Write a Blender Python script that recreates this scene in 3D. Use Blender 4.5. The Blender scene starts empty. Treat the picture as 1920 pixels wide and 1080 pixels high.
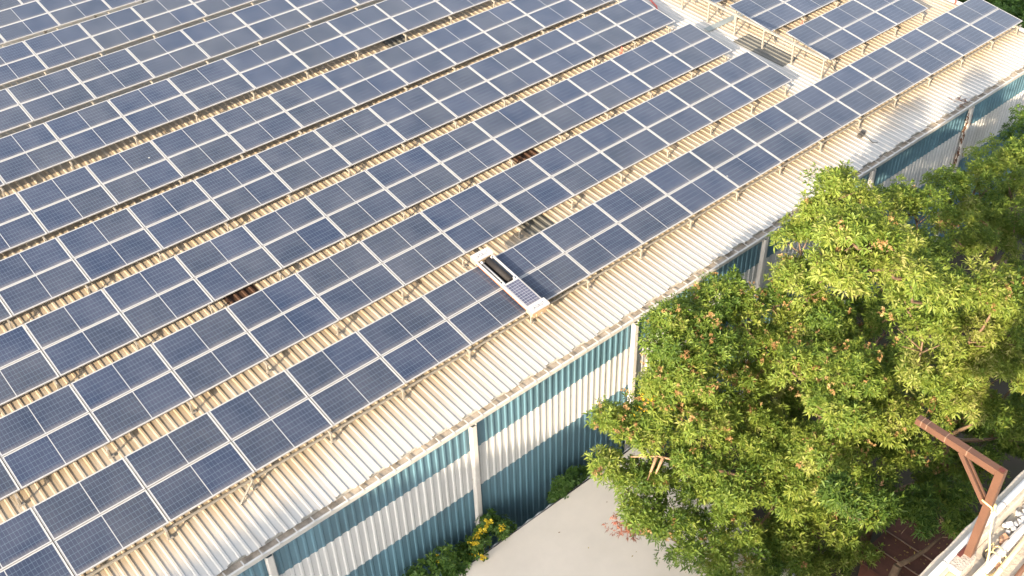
import bpy, math, random
import numpy as np
from mathutils import Vector, Matrix

# ------------------------------------------------------------------ camera, sky, sun, exposure
S = bpy.context.scene
COL = S.collection
cam_d = bpy.data.cameras.new('camera')
cam = bpy.data.objects.new('camera', cam_d)
COL.objects.link(cam)
_r = Vector((0.75445217, -0.6558003, -0.02697926))
_u = Vector((0.42757763, 0.45988088, 0.77825892))
_f = Vector((0.49797519, 0.59869486, -0.62736367))
M = Matrix(((_r.x, _u.x, -_f.x, -3.92029), (_r.y, _u.y, -_f.y, -17.58291), (_r.z, _u.z, -_f.z, 19.61784), (0, 0, 0, 1)))
cam.matrix_world = M
cam_d.sensor_width = 36.0
cam_d.lens = 1977.16 / 1920 * 36.0
cam_d.clip_start = 0.05
cam_d.clip_end = 2000
S.camera = cam

SUN_AZ = math.radians(19.8)      # sunlight travels towards +x, a little towards +y
SUN_EL = math.radians(18.7)
W = bpy.data.worlds.new('World')
S.world = W
W.use_nodes = True
wn = W.node_tree.nodes
wl = W.node_tree.links
bg = wn['Background']
sky = wn.new('ShaderNodeTexSky')
sky.sky_type = 'NISHITA'
sky.sun_disc = False
sky.sun_elevation = SUN_EL
to_sun = Vector((-math.cos(SUN_AZ) * math.cos(SUN_EL), -math.sin(SUN_AZ) * math.cos(SUN_EL), math.sin(SUN_EL)))
sky.sun_rotation = math.atan2(to_sun.x, to_sun.y)
sky.air_density = 1.0
sky.dust_density = 3.0
sky.ozone_density = 1.0
hs = wn.new('ShaderNodeHueSaturation')
hs.inputs['Saturation'].default_value = 0.52
wl.new(sky.outputs[0], hs.inputs['Color'])
wl.new(hs.outputs[0], bg.inputs['Color'])
bg.inputs['Strength'].default_value = 0.15

sl = bpy.data.lights.new('sun', 'SUN')
sl.energy = 3.6
sl.angle = math.radians(0.6)
sl.color = (1.0, 0.80, 0.56)
so = bpy.data.objects.new('sun', sl)
COL.objects.link(so)
so.location = (-40, -20, 40)
so.rotation_euler = to_sun.to_track_quat('Z', 'Y').to_euler()

S.view_settings.view_transform = 'Standard'
S.view_settings.look = 'None'
S.view_settings.gamma = 1.0
S.view_settings.use_curve_mapping = False
S.view_settings.exposure = 1.8
S.render.engine = 'CYCLES'
S.cycles.max_bounces = 8
S.cycles.diffuse_bounces = 4
S.cycles.use_denoising = True

random.seed(7)
rng = np.random.default_rng(11)
PI = math.pi


# ------------------------------------------------------------------ materials
def mat(name, col, rough=0.6, metal=0.0, var=0.0, scale=3.0, col2=None, bump=0.0, bscale=40.0, spec=0.5, objcoord=True, stretch=(1, 1, 1), lo=0.35, hi=0.7):
    m = bpy.data.materials.new(name)
    m.use_nodes = True
    n = m.node_tree.nodes
    l = m.node_tree.links
    p = n['Principled BSDF']
    p.inputs['Base Color'].default_value = (*col, 1)
    p.inputs['Roughness'].default_value = rough
    p.inputs['Metallic'].default_value = metal
    p.inputs['Specular IOR Level'].default_value = spec
    tc = n.new('ShaderNodeTexCoord')
    out = tc.outputs['Object'] if objcoord else None
    if not objcoord:
        g = n.new('ShaderNodeNewGeometry')
        out = g.outputs['Position']
    mp = n.new('ShaderNodeMapping')
    mp.inputs['Scale'].default_value = stretch
    l.new(out, mp.inputs['Vector'])
    if var or col2:
        t = n.new('ShaderNodeTexNoise')
        t.inputs['Scale'].default_value = scale
        t.inputs['Detail'].default_value = 6
        t.inputs['Roughness'].default_value = 0.6
        l.new(mp.outputs[0], t.inputs['Vector'])
        r = n.new('ShaderNodeMapRange')
        r.inputs[1].default_value = lo
        r.inputs[2].default_value = hi
        l.new(t.outputs['Fac'], r.inputs[0])
        mx = n.new('ShaderNodeMix')
        mx.data_type = 'RGBA'
        c2 = col2 if col2 else tuple(c * (1 - var) for c in col)
        mx.inputs[6].default_value = (*col, 1)
        mx.inputs[7].default_value = (*c2, 1)
        l.new(r.outputs[0], mx.inputs[0])
        l.new(mx.outputs[2], p.inputs['Base Color'])
    if bump:
        t2 = n.new('ShaderNodeTexNoise')
        t2.inputs['Scale'].default_value = bscale
        t2.inputs['Detail'].default_value = 5
        l.new(mp.outputs[0], t2.inputs['Vector'])
        b = n.new('ShaderNodeBump')
        b.inputs['Strength'].default_value = bump
        b.inputs['Distance'].default_value = 0.02
        l.new(t2.outputs['Fac'], b.inputs['Height'])
        l.new(b.outputs[0], p.inputs['Normal'])
    return m


def math_node(n, l, op, a, b=None):
    x = n.new('ShaderNodeMath')
    x.operation = op
    for i, v in enumerate((a, b)):
        if v is None:
            continue
        if isinstance(v, (int, float)):
            x.inputs[i].default_value = v
        else:
            l.new(v, x.inputs[i])
    return x.outputs[0]


def mix_node(n, l, fac, a, b):
    x = n.new('ShaderNodeMix')
    x.data_type = 'RGBA'
    if isinstance(fac, (int, float)):
        x.inputs[0].default_value = fac
    else:
        l.new(fac, x.inputs[0])
    for i, v in ((6, a), (7, b)):
        if isinstance(v, tuple):
            x.inputs[i].default_value = (*v, 1)
        else:
            l.new(v, x.inputs[i])
    return x.outputs[2]


def cell_material(name, cx, cy, c_a, c_b, line, lw):
    """silicon cells under glass: cx, cy = cell pitch in metres, one object's own coordinates"""
    m = bpy.data.materials.new(name)
    m.use_nodes = True
    n = m.node_tree.nodes
    l = m.node_tree.links
    p = n['Principled BSDF']
    tc = n.new('ShaderNodeTexCoord')
    sp = n.new('ShaderNodeSeparateXYZ')
    l.new(tc.outputs['Object'], sp.inputs[0])
    oi = n.new('ShaderNodeObjectInfo')

    def grid(o, pitch, w):
        a = math_node(n, l, 'DIVIDE', o, pitch)
        f = math_node(n, l, 'FRACT', a)
        d = math_node(n, l, 'ABSOLUTE', math_node(n, l, 'SUBTRACT', f, 0.5))
        return math_node(n, l, 'GREATER_THAN', d, 0.5 - w / pitch / 2), math_node(n, l, 'FLOOR', a)
    gx, ix = grid(sp.outputs[0], cx, lw[0])
    gy, iy = grid(sp.outputs[1], cy, lw[1])
    cv = n.new('ShaderNodeCombineXYZ')
    l.new(ix, cv.inputs[0])
    l.new(iy, cv.inputs[1])
    l.new(math_node(n, l, 'MULTIPLY', oi.outputs['Random'], 57.0), cv.inputs[2])
    wn_ = n.new('ShaderNodeTexWhiteNoise')
    l.new(cv.outputs[0], wn_.inputs['Vector'])
    base = mix_node(n, l, oi.outputs['Random'], c_a, c_b)
    dark = mix_node(n, l, math_node(n, l, 'MULTIPLY', wn_.outputs['Value'], 0.35), base, (0.012, 0.02, 0.05))
    lines = math_node(n, l, 'MAXIMUM', gx, gy)
    lines = math_node(n, l, 'MULTIPLY', lines, 0.62)
    c = mix_node(n, l, lines, dark, line)
    # dust film
    g = n.new('ShaderNodeNewGeometry')
    t = n.new('ShaderNodeTexNoise')
    t.inputs['Scale'].default_value = 0.9
    t.inputs['Detail'].default_value = 7
    l.new(g.outputs['Position'], t.inputs['Vector'])
    r = n.new('ShaderNodeMapRange')
    r.inputs[1].default_value = 0.3
    r.inputs[2].default_value = 0.75
    r.inputs[3].default_value = 0.02
    r.inputs[4].default_value = 0.15
    l.new(t.outputs['Fac'], r.inputs[0])
    c = mix_node(n, l, r.outputs[0], c, (0.26, 0.27, 0.32))
    ed = n.new('ShaderNodeMapRange')
    ed.interpolation_type = 'SMOOTHSTEP'
    ed.inputs[1].default_value = 0.16
    ed.inputs[2].default_value = 0.0
    l.new(sp.outputs[1], ed.inputs[0])
    t3 = n.new('ShaderNodeTexNoise')
    t3.inputs['Scale'].default_value = 4.0
    t3.inputs['Detail'].default_value = 5
    l.new(g.outputs['Position'], t3.inputs['Vector'])
    e2 = math_node(n, l, 'MULTIPLY', math_node(n, l, 'MULTIPLY', ed.outputs[0], t3.outputs['Fac']), 0.55)
    c = mix_node(n, l, e2, c, (0.27, 0.25, 0.24))
    vo = n.new('ShaderNodeTexVoronoi')
    vo.inputs['Scale'].default_value = 1.1
    l.new(g.outputs['Position'], vo.inputs['Vector'])
    sc_ = n.new('ShaderNodeSeparateColor')
    l.new(vo.outputs['Color'], sc_.inputs[0])
    sz = math_node(n, l, 'MULTIPLY', math_node(n, l, 'GREATER_THAN', sc_.outputs[0], 0.8), math_node(n, l, 'MULTIPLY', sc_.outputs[1], 0.055))
    sz = math_node(n, l, 'MULTIPLY', sz, math_node(n, l, 'ADD', t3.outputs['Fac'], 0.4))
    spot = math_node(n, l, 'LESS_THAN', vo.outputs['Distance'], sz)
    c = mix_node(n, l, math_node(n, l, 'MULTIPLY', spot, 0.7), c, (0.55, 0.55, 0.50))
    l.new(c, p.inputs['Base Color'])
    p.inputs['Roughness'].default_value = 0.18
    p.inputs['Sheen Weight'].default_value = 0.16
    p.inputs['Sheen Roughness'].default_value = 0.35
    p.inputs['Sheen Tint'].default_value = (0.75, 0.85, 1.0, 1)
    p.inputs['IOR'].default_value = 1.5
    return m


def roof_material():
    m = bpy.data.materials.new('roof_sheet_paint')
    m.use_nodes = True
    n = m.node_tree.nodes
    l = m.node_tree.links
    p = n['Principled BSDF']
    g = n.new('ShaderNodeNewGeometry')
    sp = n.new('ShaderNodeSeparateXYZ')
    l.new(g.outputs['Position'], sp.inputs[0])
    # streaks of dust that run down the ribs
    mp = n.new('ShaderNodeMapping')
    mp.inputs['Scale'].default_value = (3.5, 0.35, 1)
    l.new(g.outputs['Position'], mp.inputs['Vector'])
    t = n.new('ShaderNodeTexNoise')
    t.inputs['Scale'].default_value = 1.3
    t.inputs['Detail'].default_value = 6
    l.new(mp.outputs[0], t.inputs['Vector'])
    t2 = n.new('ShaderNodeTexNoise')
    t2.inputs['Scale'].default_value = 0.45
    t2.inputs['Detail'].default_value = 3
    l.new(g.outputs['Position'], t2.inputs['Vector'])
    # dust washed off the panels lies under and just below them; the open eave and the aisle are clean
    a = n.new('ShaderNodeMapRange')
    a.interpolation_type = 'SMOOTHSTEP'
    a.inputs[1].default_value = -1.25
    a.inputs[2].default_value = 0.15
    l.new(math_node(n, l, 'ADD', sp.outputs[1], math_node(n, l, 'MULTIPLY', math_node(n, l, 'SUBTRACT', t2.outputs['Fac'], 0.5), 1.6)), a.inputs[0])
    b1 = n.new('ShaderNodeMapRange')
    b1.interpolation_type = 'SMOOTHSTEP'
    b1.inputs[1].default_value = 0.5
    b1.inputs[2].default_value = 1.15
    l.new(math_node(n, l, 'ABSOLUTE', math_node(n, l, 'SUBTRACT', sp.outputs[0], 28.35)), b1.inputs[0])
    up = n.new('ShaderNodeMapRange')
    up.inputs[1].default_value = 1.0
    up.inputs[2].default_value = 2.2
    l.new(sp.outputs[1], up.inputs[0])
    keep = math_node(n, l, 'MAXIMUM', b1.outputs[0], math_node(n, l, 'SUBTRACT', 1.0, up.outputs[0]))
    s = n.new('ShaderNodeMapRange')
    s.inputs[1].default_value = 0.3
    s.inputs[2].default_value = 0.68
    s.inputs[3].default_value = 0.55
    s.inputs[4].default_value = 1.0
    l.new(t.outputs['Fac'], s.inputs[0])
    fac = math_node(n, l, 'MULTIPLY', math_node(n, l, 'MULTIPLY', a.outputs[0], keep), s.outputs[0])
    fac = math_node(n, l, 'MULTIPLY', fac, 0.85)
    c = mix_node(n, l, fac, (0.44, 0.43, 0.405), (0.345, 0.26, 0.16))
    sm = n.new('ShaderNodeMapRange')
    sm.inputs[1].default_value = 0.56
    sm.inputs[2].default_value = 0.8
    sm.inputs[4].default_value = 0.35
    l.new(t.outputs['Fac'], sm.inputs[0])
    c = mix_node(n, l, sm.outputs[0], c, (0.33, 0.28, 0.22))
    l.new(c, p.inputs['Base Color'])
    p.inputs['Roughness'].default_value = 0.55
    p.inputs['Specular IOR Level'].default_value = 0.3
    return m


def leaf_material(name, stops, transl=0.35, rough=0.5):
    m = bpy.data.materials.new(name)
    m.use_nodes = True
    n = m.node_tree.nodes
    l = m.node_tree.links
    p = n['Principled BSDF']
    at = n.new('ShaderNodeAttribute')
    at.attribute_name = 'tint'
    cr = n.new('ShaderNodeValToRGB')
    els = cr.color_ramp.elements
    while len(els) < len(stops):
        els.new(0.5)
    for e, (pos, c) in zip(els, stops):
        e.position = pos
        e.color = (*c, 1)
    l.new(at.outputs['Fac'], cr.inputs[0])
    l.new(cr.outputs[0], p.inputs['Base Color'])
    p.inputs['Roughness'].default_value = rough
    p.inputs['Specular IOR Level'].default_value = 0.35
    tr = n.new('ShaderNodeBsdfTranslucent')
    l.new(cr.outputs[0], tr.inputs['Color'])
    mx = n.new('ShaderNodeMixShader')
    mx.inputs[0].default_value = transl
    out = n['Material Output']
    l.new(p.outputs[0], mx.inputs[1])
    l.new(tr.outputs[0], mx.inputs[2])
    l.new(mx.outputs[0], out.inputs['Surface'])
    return m


MT = {}
MT['roof'] = roof_material()
MT['teal'] = mat('teal_cladding', (0.12, 0.235, 0.305), 0.5, var=0.35, scale=0.8, stretch=(1.5, 1, 0.35), objcoord=False)
MT['whiteclad'] = mat('white_cladding', (0.64, 0.65, 0.65), 0.5, var=0.2, scale=1.1, stretch=(2.5, 1, 0.3), objcoord=False)
MT['gutter'] = mat('gutter_paint', (0.56, 0.55, 0.52), 0.45, var=0.22, scale=2.2, objcoord=False)
MT['dirt'] = mat('gutter_silt', (0.42, 0.37, 0.31), 0.9, var=0.55, scale=4.0, objcoord=False, bump=0.4)
MT['pipe'] = mat('white_pvc', (0.60, 0.585, 0.56), 0.4, var=0.12, scale=3.0, objcoord=False)
MT['frame'] = mat('anodised_aluminium', (0.40, 0.40, 0.40), 0.4, 0.25, var=0.06, scale=3)
MT['back'] = mat('white_backsheet', (0.40, 0.41, 0.415), 0.25, var=0.06, scale=3)
MT['cell'] = cell_material('half_cut_cells', 0.0905, 0.1772, (0.015, 0.028, 0.066), (0.027, 0.035, 0.054), (0.15, 0.21, 0.28), (0.0045, 0.0075))
MT['smallcell'] = cell_material('small_cells', 0.098, 0.098, (0.075, 0.08, 0.13), (0.075, 0.08, 0.13), (0.45, 0.48, 0.54), (0.007, 0.012))
MT['steel'] = mat('galvanised_steel', (0.33, 0.305, 0.26), 0.55, 0.25, var=0.25, scale=5, objcoord=False)
MT['foot'] = mat('cement_footing', (0.30, 0.28, 0.25), 0.9, var=0.3, scale=8)
MT['skylight'] = mat('fibreglass_skylight', (0.105, 0.105, 0.095), 0.6, var=0.25, scale=1.2, objcoord=False)
MT['skybrown'] = mat('dirty_skylight', (0.075, 0.04, 0.025), 0.6, var=0.4, scale=3, objcoord=False)
MT['flash'] = mat('flashing_metal', (0.27, 0.30, 0.29), 0.5, 0.2, var=0.2, scale=2, objcoord=False)
MT['robotwhite'] = mat('robot_white_paint', (0.50, 0.50, 0.50), 0.4, var=0.08, scale=9)
MT['robotside'] = mat('robot_tan_side', (0.46, 0.33, 0.21), 0.5, var=0.15)
MT['black'] = mat('black_brush', (0.012, 0.010, 0.010), 0.8, var=0.3, scale=30)
MT['orange'] = mat('orange_edge', (0.42, 0.12, 0.05), 0.6)
MT['ink'] = mat('grey_lettering', (0.10, 0.10, 0.12), 0.6)
MT['brown'] = mat('red_oxide_paint', (0.095, 0.043, 0.024), 0.65, var=0.22, scale=9, bump=0.15, bscale=60)
MT['bolt'] = mat('pale_scuff', (0.20, 0.125, 0.085), 0.7)
MT['dark_fill'] = mat('dark_red_fill', (0.09, 0.02, 0.015), 0.9)  # flat dark red for the post's end cap and foot block
MT['plaster'] = mat('stained_plaster', (0.43, 0.38, 0.315), 0.85, col2=(0.30, 0.28, 0.235), scale=3.5, bump=0.35, bscale=50, objcoord=False, lo=0.45, hi=0.7)
MT['concrete'] = mat('rough_concrete', (0.42, 0.37, 0.32), 0.9, var=0.3, scale=22, bump=0.6, bscale=90, objcoord=False)
MT['rope'] = mat('yellow_rope', (0.66, 0.52, 0.26), 0.8, var=0.15, scale=60)
MT['stone'] = mat('broken_tile_stone', (0.50, 0.50, 0.50), 0.9, var=0.35, scale=25, bump=0.4, bscale=80)
MT['brick'] = mat('broken_brick', (0.46, 0.27, 0.17), 0.9, var=0.3, scale=25, bump=0.4, bscale=80)
MT['bamboo'] = mat('pale_bamboo', (0.60, 0.47, 0.29), 0.6, var=0.2, scale=15)
MT['wood'] = mat('pale_wood', (0.58, 0.45, 0.27), 0.7, var=0.2, scale=12, stretch=(1, 8, 8))
MT['cable'] = mat('dark_cable', (0.06, 0.055, 0.05), 0.6)
MT['slab'] = mat('cream_canopy_sheet', (0.76, 0.68, 0.585), 0.6, col2=(0.66, 0.59, 0.505), scale=0.9, objcoord=False, bump=0.06, bscale=5, lo=0.4, hi=0.85)
MT['rubber'] = mat('dark_edge_strip', (0.05, 0.045, 0.045), 0.8)
MT['rust'] = mat('rusted_sheet', (0.13, 0.05, 0.032), 0.75, var=0.45, scale=2.0, objcoord=False, bump=0.2, bscale=20)
MT['conduit'] = mat('brown_conduit', (0.26, 0.17, 0.12), 0.6)
MT['soil'] = mat('dark_soil', (0.075, 0.058, 0.042), 1.0, col2=(0.045, 0.045, 0.025), scale=0.6, objcoord=False, bump=0.6, bscale=8)
MT['bark'] = mat('brown_bark', (0.22, 0.145, 0.09), 0.9, var=0.4, scale=8, bump=0.5, bscale=30, objcoord=False)
MT['twig'] = mat('pale_dead_branch', (0.36, 0.23, 0.14), 0.85, var=0.3, scale=12, objcoord=False)
MT['red'] = mat('faded_red_hose', (0.55, 0.12, 0.09), 0.6)
MT['vine'] = mat('dead_brown_vine', (0.17, 0.085, 0.05), 0.95, var=0.4, scale=20)
MT['render'] = mat('cream_wall_render', (0.55, 0.52, 0.46), 0.9, var=0.2, scale=0.5, objcoord=False)
MT['pane'] = mat('dark_window_glass', (0.03, 0.04, 0.045), 0.1)
MT['leafA'] = leaf_material('long_leaves', [(0.0, (0.065, 0.13, 0.022)), (0.35, (0.16, 0.245, 0.038)), (0.75, (0.275, 0.335, 0.058)), (1.0, (0.38, 0.39, 0.13))], 0.45)
MT['leafD'] = leaf_material('dark_leaves', [(0.0, (0.04, 0.095, 0.018)), (0.6, (0.085, 0.17, 0.028)), (1.0, (0.16, 0.23, 0.04))], 0.35)
MT['dry'] = leaf_material('dry_orange_leaves', [(0.0, (0.26, 0.15, 0.06)), (0.6, (0.40, 0.24, 0.10)), (1.0, (0.48, 0.36, 0.17))], 0.3, 0.8)
MT['pink'] = leaf_material('withered_pink_leaves', [(0.0, (0.33, 0.12, 0.08)), (1.0, (0.48, 0.22, 0.15))], 0.3, 0.8)
MT['petal'] = leaf_material('yellow_petals', [(0.0, (0.62, 0.44, 0.02)), (1.0, (0.75, 0.60, 0.06))], 0.3, 0.7)
MT['litter'] = leaf_material('fallen_leaves', [(0.0, (0.25, 0.13, 0.05)), (1.0, (0.50, 0.38, 0.10))], 0.1, 0.8)


# ------------------------------------------------------------------ mesh helpers
class MB:
    def __init__(s):
        s.v = []
        s.f = []
        s.mi = []
        s.sm = []

    def add(s, vs, fs, mi=0, smooth=False):
        o = len(s.v)
        s.v += [tuple(x) for x in vs]
        s.f += [tuple(i + o for i in f) for f in fs]
        s.mi += [mi] * len(fs)
        s.sm += [smooth] * len(fs)

    def box(s, x0, x1, y0, y1, z0, z1, mi=0, bottom=True):
        vs = [(x0, y0, z0), (x1, y0, z0), (x1, y1, z0), (x0, y1, z0), (x0, y0, z1), (x1, y0, z1), (x1, y1, z1), (x0, y1, z1)]
        fs = [(4, 5, 6, 7), (0, 1, 5, 4), (1, 2, 6, 5), (2, 3, 7, 6), (3, 0, 4, 7)]
        if bottom:
            fs.append((3, 2, 1, 0))
        s.add(vs, fs, mi)

    def bar(s, a, b, w, h=None, mi=0, upv=(0, 0, 1)):
        """rectangular bar from a to b, w across and h along the up vector"""
        h = h or w
        a = Vector(a)
        b = Vector(b)
        d = (b - a).normalized()
        u = Vector(upv)
        if abs(d.dot(u)) > 0.97:
            u = Vector((0, 1, 0))
        sd = d.cross(u).normalized()
        u = sd.cross(d).normalized()
        vs = []
        for c in (a, b):
            for i, j in ((-1, -1), (1, -1), (1, 1), (-1, 1)):
                vs.append(c + sd * (i * w / 2) + u * (j * h / 2))
        s.add(vs, [(0, 1, 2, 3), (7, 6, 5, 4), (0, 4, 5, 1), (1, 5, 6, 2), (2, 6, 7, 3), (3, 7, 4, 0)], mi)

    def tube(s, pts, rad, seg=8, mi=0, caps=True):
        pts = [Vector(p) for p in pts]
        if not hasattr(rad, '__len__'):
            rad = [rad] * len(pts)
        vs = []
        prev = None
        for i, p in enumerate(pts):
            d = (pts[min(i + 1, len(pts) - 1)] - pts[max(i - 1, 0)]).normalized()
            if prev is None:
                u = Vector((0, 0, 1)) if abs(d.z) < 0.9 else Vector((1, 0, 0))
            else:
                u = prev
            sd = d.cross(u).normalized()
            u = sd.cross(d).normalized()
            prev = u
            for k in range(seg):
                a = 2 * PI * k / seg
                vs.append(p + (sd * math.cos(a) + u * math.sin(a)) * rad[i])
        fs = []
        for i in range(len(pts) - 1):
            for k in range(seg):
                k2 = (k + 1) % seg
                fs.append((i * seg + k, i * seg + k2, (i + 1) * seg + k2, (i + 1) * seg + k))
        s.add(vs, fs, mi, True)
        if caps:
            n = len(pts) - 1
            o = len(s.v) - len(vs)
            s.f += [tuple(o + k for k in reversed(range(seg))), tuple(o + n * seg + k for k in range(seg))]
            s.mi += [mi, mi]
            s.sm += [False, False]

    def prism(s, prof, x0, x1, mi=0, closed=False, axis='x'):
        """profile of (y, z) pairs swept along x"""
        n = len(prof)
        vs = [(x0, y, z) for y, z in prof] + [(x1, y, z) for y, z in prof]
        fs = [(i, i + 1, n + i + 1, n + i) for i in range(n - 1)]
        if closed:
            fs.append((n - 1, 0, n, 2 * n - 1))
            fs += [tuple(reversed(range(n))), tuple(range(n, 2 * n))]
        s.add(vs, fs, mi)

    def mesh(s, name, mats):
        me = bpy.data.meshes.new(name)
        me.from_pydata(s.v, [], s.f)
        for m in (mats if isinstance(mats, (list, tuple)) else [mats]):
            me.materials.append(m)
        me.polygons.foreach_set('material_index', s.mi)
        me.polygons.foreach_set('use_smooth', s.sm)
        me.update()
        return me

    def obj(s, name, mats, parent=None):
        return link(name, s.mesh(name, mats), parent)


def link(name, data, parent=None):
    o = bpy.data.objects.new(name, data)
    COL.objects.link(o)
    if parent is not None:
        o.parent = parent
    return o


def thing(name, label, cat, loc=(0, 0, 0), group=None):
    o = bpy.data.objects.new(name, None)
    COL.objects.link(o)
    o.location = loc
    o.empty_display_size = 0.2
    return tag(o, label, cat, group)


def tag(o, label, cat, group=None):
    o['label'] = label
    o['category'] = cat
    if group:
        o['group'] = group
    return o


def struct(o):
    o['kind'] = 'structure'
    return o


def put(mb, name, mats, parent):
    """part modelled in world coordinates, parented to a thing placed anywhere"""
    o = mb.obj(name, mats, parent)
    if parent is not None:
        q = parent
        off = Vector((0, 0, 0))
        while q is not None:
            off += Vector(q.location)
            q = q.parent
        o.location = -off
    return o


# ------------------------------------------------------------------ the setting: ground
g = MB()
g.add([(-400, -400, -8), (500, -400, -8), (500, 500, -8), (-400, 500, -8)], [(0, 1, 2, 3)])
struct(g.obj('ground', MT['soil']))

# ------------------------------------------------------------------ warehouse
X0, X1 = -8.0, 39.3
RM, RH, YR = 0.08, 0.45, 17.6          # roof slope, drop below the front panel edge, ridge
YE = -1.63                             # eave end of the sheets


def zroof(y):
    return -RH + RM * y if y <= YR else -RH + RM * YR - 0.115 * (y - YR)


wh = thing('warehouse', 'long warehouse with white ribbed roof and teal and white striped wall', 'warehouse', (15, -1.68, -8))


def rib_profile(width, pitch, top, flank, height, first):
    pr = []
    n = round(width / pitch)
    for i in range(n):
        c = first + pitch * i
        pr += [(c - top / 2 - flank, 0), (c - top / 2, height), (c + top / 2, height), (c + top / 2 + flank, 0)]
    return [(0, 0)] + pr + [(width + 0.012, 0)]


def sheet_mesh(name, ends, m):
    pr = rib_profile(0.5, 0.25, 0.05, 0.03, 0.023, 0.125)
    b = MB()
    vs = []
    for y, z in ends:
        vs += [(x, y, z + h) for x, h in pr]
    n = len(pr)
    fs = []
    for j in range(len(ends) - 1):
        for i in range(n - 1):
            fs.append((j * n + i, j * n + i + 1, (j + 1) * n + i + 1, (j + 1) * n + i))
    b.add(vs, fs)
    return b.mesh(name, m)


ox, oy, oz = 15, -1.68, -8
sA = sheet_mesh('roof_sheet', [(YE, zroof(YE)), (YR, zroof(YR))], MT['roof'])
sB = sheet_mesh('roof_sheet', [(YE + 0.07, zroof(YE + 0.07)), (YR, zroof(YR))], MT['roof'])
sC = sheet_mesh('back_roof_sheet', [(YR, zroof(YR)), (36, zroof(36))], MT['roof'])
nsh = int((X1 - X0) / 0.5 + 0.01)
for i in range(nsh):
    x = X0 + 0.5 * i
    o = link('roof_sheet', sA if i % 2 == 0 else sB, wh)
    o.location = (x - ox, -oy, -oz + (0.003 if i % 2 == 0 else 0.0))
    o = link('back_roof_sheet', sC, wh)
    o.location = (x - ox, -oy, -oz + (0.003 if i % 2 == 0 else 0.0))
b = MB()
b.prism([(YR - 0.3, zroof(YR - 0.3) + 0.05), (YR, zroof(YR) + 0.075), (YR + 0.3, zroof(YR + 0.3) + 0.05)], X0, X1 - 0.02)
put(b, 'ridge_cap', MT['roof'], wh)
b = MB()
b.add([(X1, YE, zroof(YE) + 0.06), (X1, YR, zroof(YR) + 0.06), (X1, 36, zroof(36) + 0.06), (X1, 36, zroof(36) - 0.15), (X1, YR, zroof(YR) - 0.15), (X1, YE, zroof(YE) - 0.15)], [(0, 1, 4, 5), (1, 2, 3, 4)])
b.add([(X1, YE, zroof(YE) + 0.06), (X1, YR, zroof(YR) + 0.06), (X1, 36, zroof(36) + 0.06), (X1 - 0.12, 36, zroof(36) + 0.061), (X1 - 0.12, YR, zroof(YR) + 0.061), (X1 - 0.12, YE, zroof(YE) + 0.061)], [(1, 0, 5, 4), (2, 1, 4, 3)])
put(b, 'verge_trim', MT['gutter'], wh)

# wall cladding in three bands, each sheet 0.96 m wide
YW = -1.68
pw = rib_profile(0.96, 0.24, 0.055, 0.03, 0.026, 0.12)


def clad_mesh(name, z0, z1, off, m):
    c = MB()
    n = len(pw)
    vs = [(x, -h - off, z0) for x, h in pw] + [(x, -h - off, z1) for x, h in pw]
    c.add(vs, [(i, i + 1, n + i + 1, n + i) for i in range(n - 1)])
    return c.mesh(name, m)


bands = [('top_cladding_sheet', -1.81, -0.80, 0.008, MT['teal']), ('white_cladding_sheet', -3.40, -1.76, 0.004, MT['whiteclad']), ('base_cladding_sheet', -8.0, -3.35, 0.0, MT['teal'])]
bm_ = [clad_mesh(nm, z0, z1, off, m) for nm, z0, z1, off, m in bands]
ncl = int((X1 - X0) / 0.96)
for i in range(ncl):
    for me, (nm, *_r2) in zip(bm_, bands):
        o = link(nm, me, wh)
        o.location = (X0 + 0.96 * i - ox, 0 - 0.0015 * (i % 2), -oz)
xe = X0 + 0.96 * ncl
b = MB()
b.box(xe + 0.02, X1 - 0.01, YW + 0.04, 36, -8, -0.8)
b.box(X0, xe, YW + 0.05, YW + 0.1, -8, -0.8)
b.box(X0, X0 + 0.1, YW + 0.12, 36, -8, -0.8)
put(b, 'inner_wall', MT['teal'], wh)

b = MB()
b.box(X0, X1, -1.495, -1.485, -0.79, zroof(-1.49) - 0.006)
b.box(X0, X1, -1.49, 0.4, -0.78, -0.77)
put(b, 'eave_fascia', MT['gutter'], wh)
b = MB()
b.add([(X0, -1.50, zroof(-1.50) - 0.004), (X1, -1.50, zroof(-1.50) - 0.004), (X1, -1.2, zroof(-1.2) - 0.004), (X0, -1.2, zroof(-1.2) - 0.004)], [(0, 1, 2, 3)])
put(b, 'eave_closer', MT['roof'], wh)
# gutter with its straps
gt = MB()
gy0, gy1 = -1.80, -1.50
gt.prism([(gy1, -0.64), (gy1, -0.78), (gy0, -0.78), (gy0, -0.655), (gy0 + 0.05, -0.645), (gy0 + 0.05, -0.665), (gy0 + 0.012, -0.672), (gy0 + 0.012, -0.768), (gy1 - 0.012, -0.768), (gy1 - 0.012, -0.64)], X0, X1 + 0.05, closed=True)
gutter = put(gt, 'gutter', MT['gutter'], wh)
b = MB()
xs = np.arange(X0, X1 + 0.01, 0.4)
vs = []
for x in xs:
    hh = 0.025 + 0.03 * abs(math.sin(x * 1.7) * math.cos(x * 0.61))
    vs += [(x, gy0 + 0.02, -0.765 + hh), (x, gy1 - 0.02, -0.765 + hh * 1.5)]
b.add(vs, [(2 * i, 2 * i + 2, 2 * i + 3, 2 * i + 1) for i in range(len(xs) - 1)])
o = b.obj('gutter_silt', MT['dirt'], gutter)
o['kind'] = 'stuff'
st = MB()
st.box(-0.015, 0.015, gy0 + 0.004, YE + 0.03, -0.641, -0.632)
st.box(-0.022, 0.022, gy0 - 0.006, gy0 - 0.001, -0.70, -0.632)
stm = st.mesh('gutter_strap', MT['gutter'])
for i in range(int((X1 - X0) / 0.48)):
    o = link('gutter_strap', stm, gutter)
    o.location = (X0 + 0.2 + 0.48 * i, 0, 0)

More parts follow.
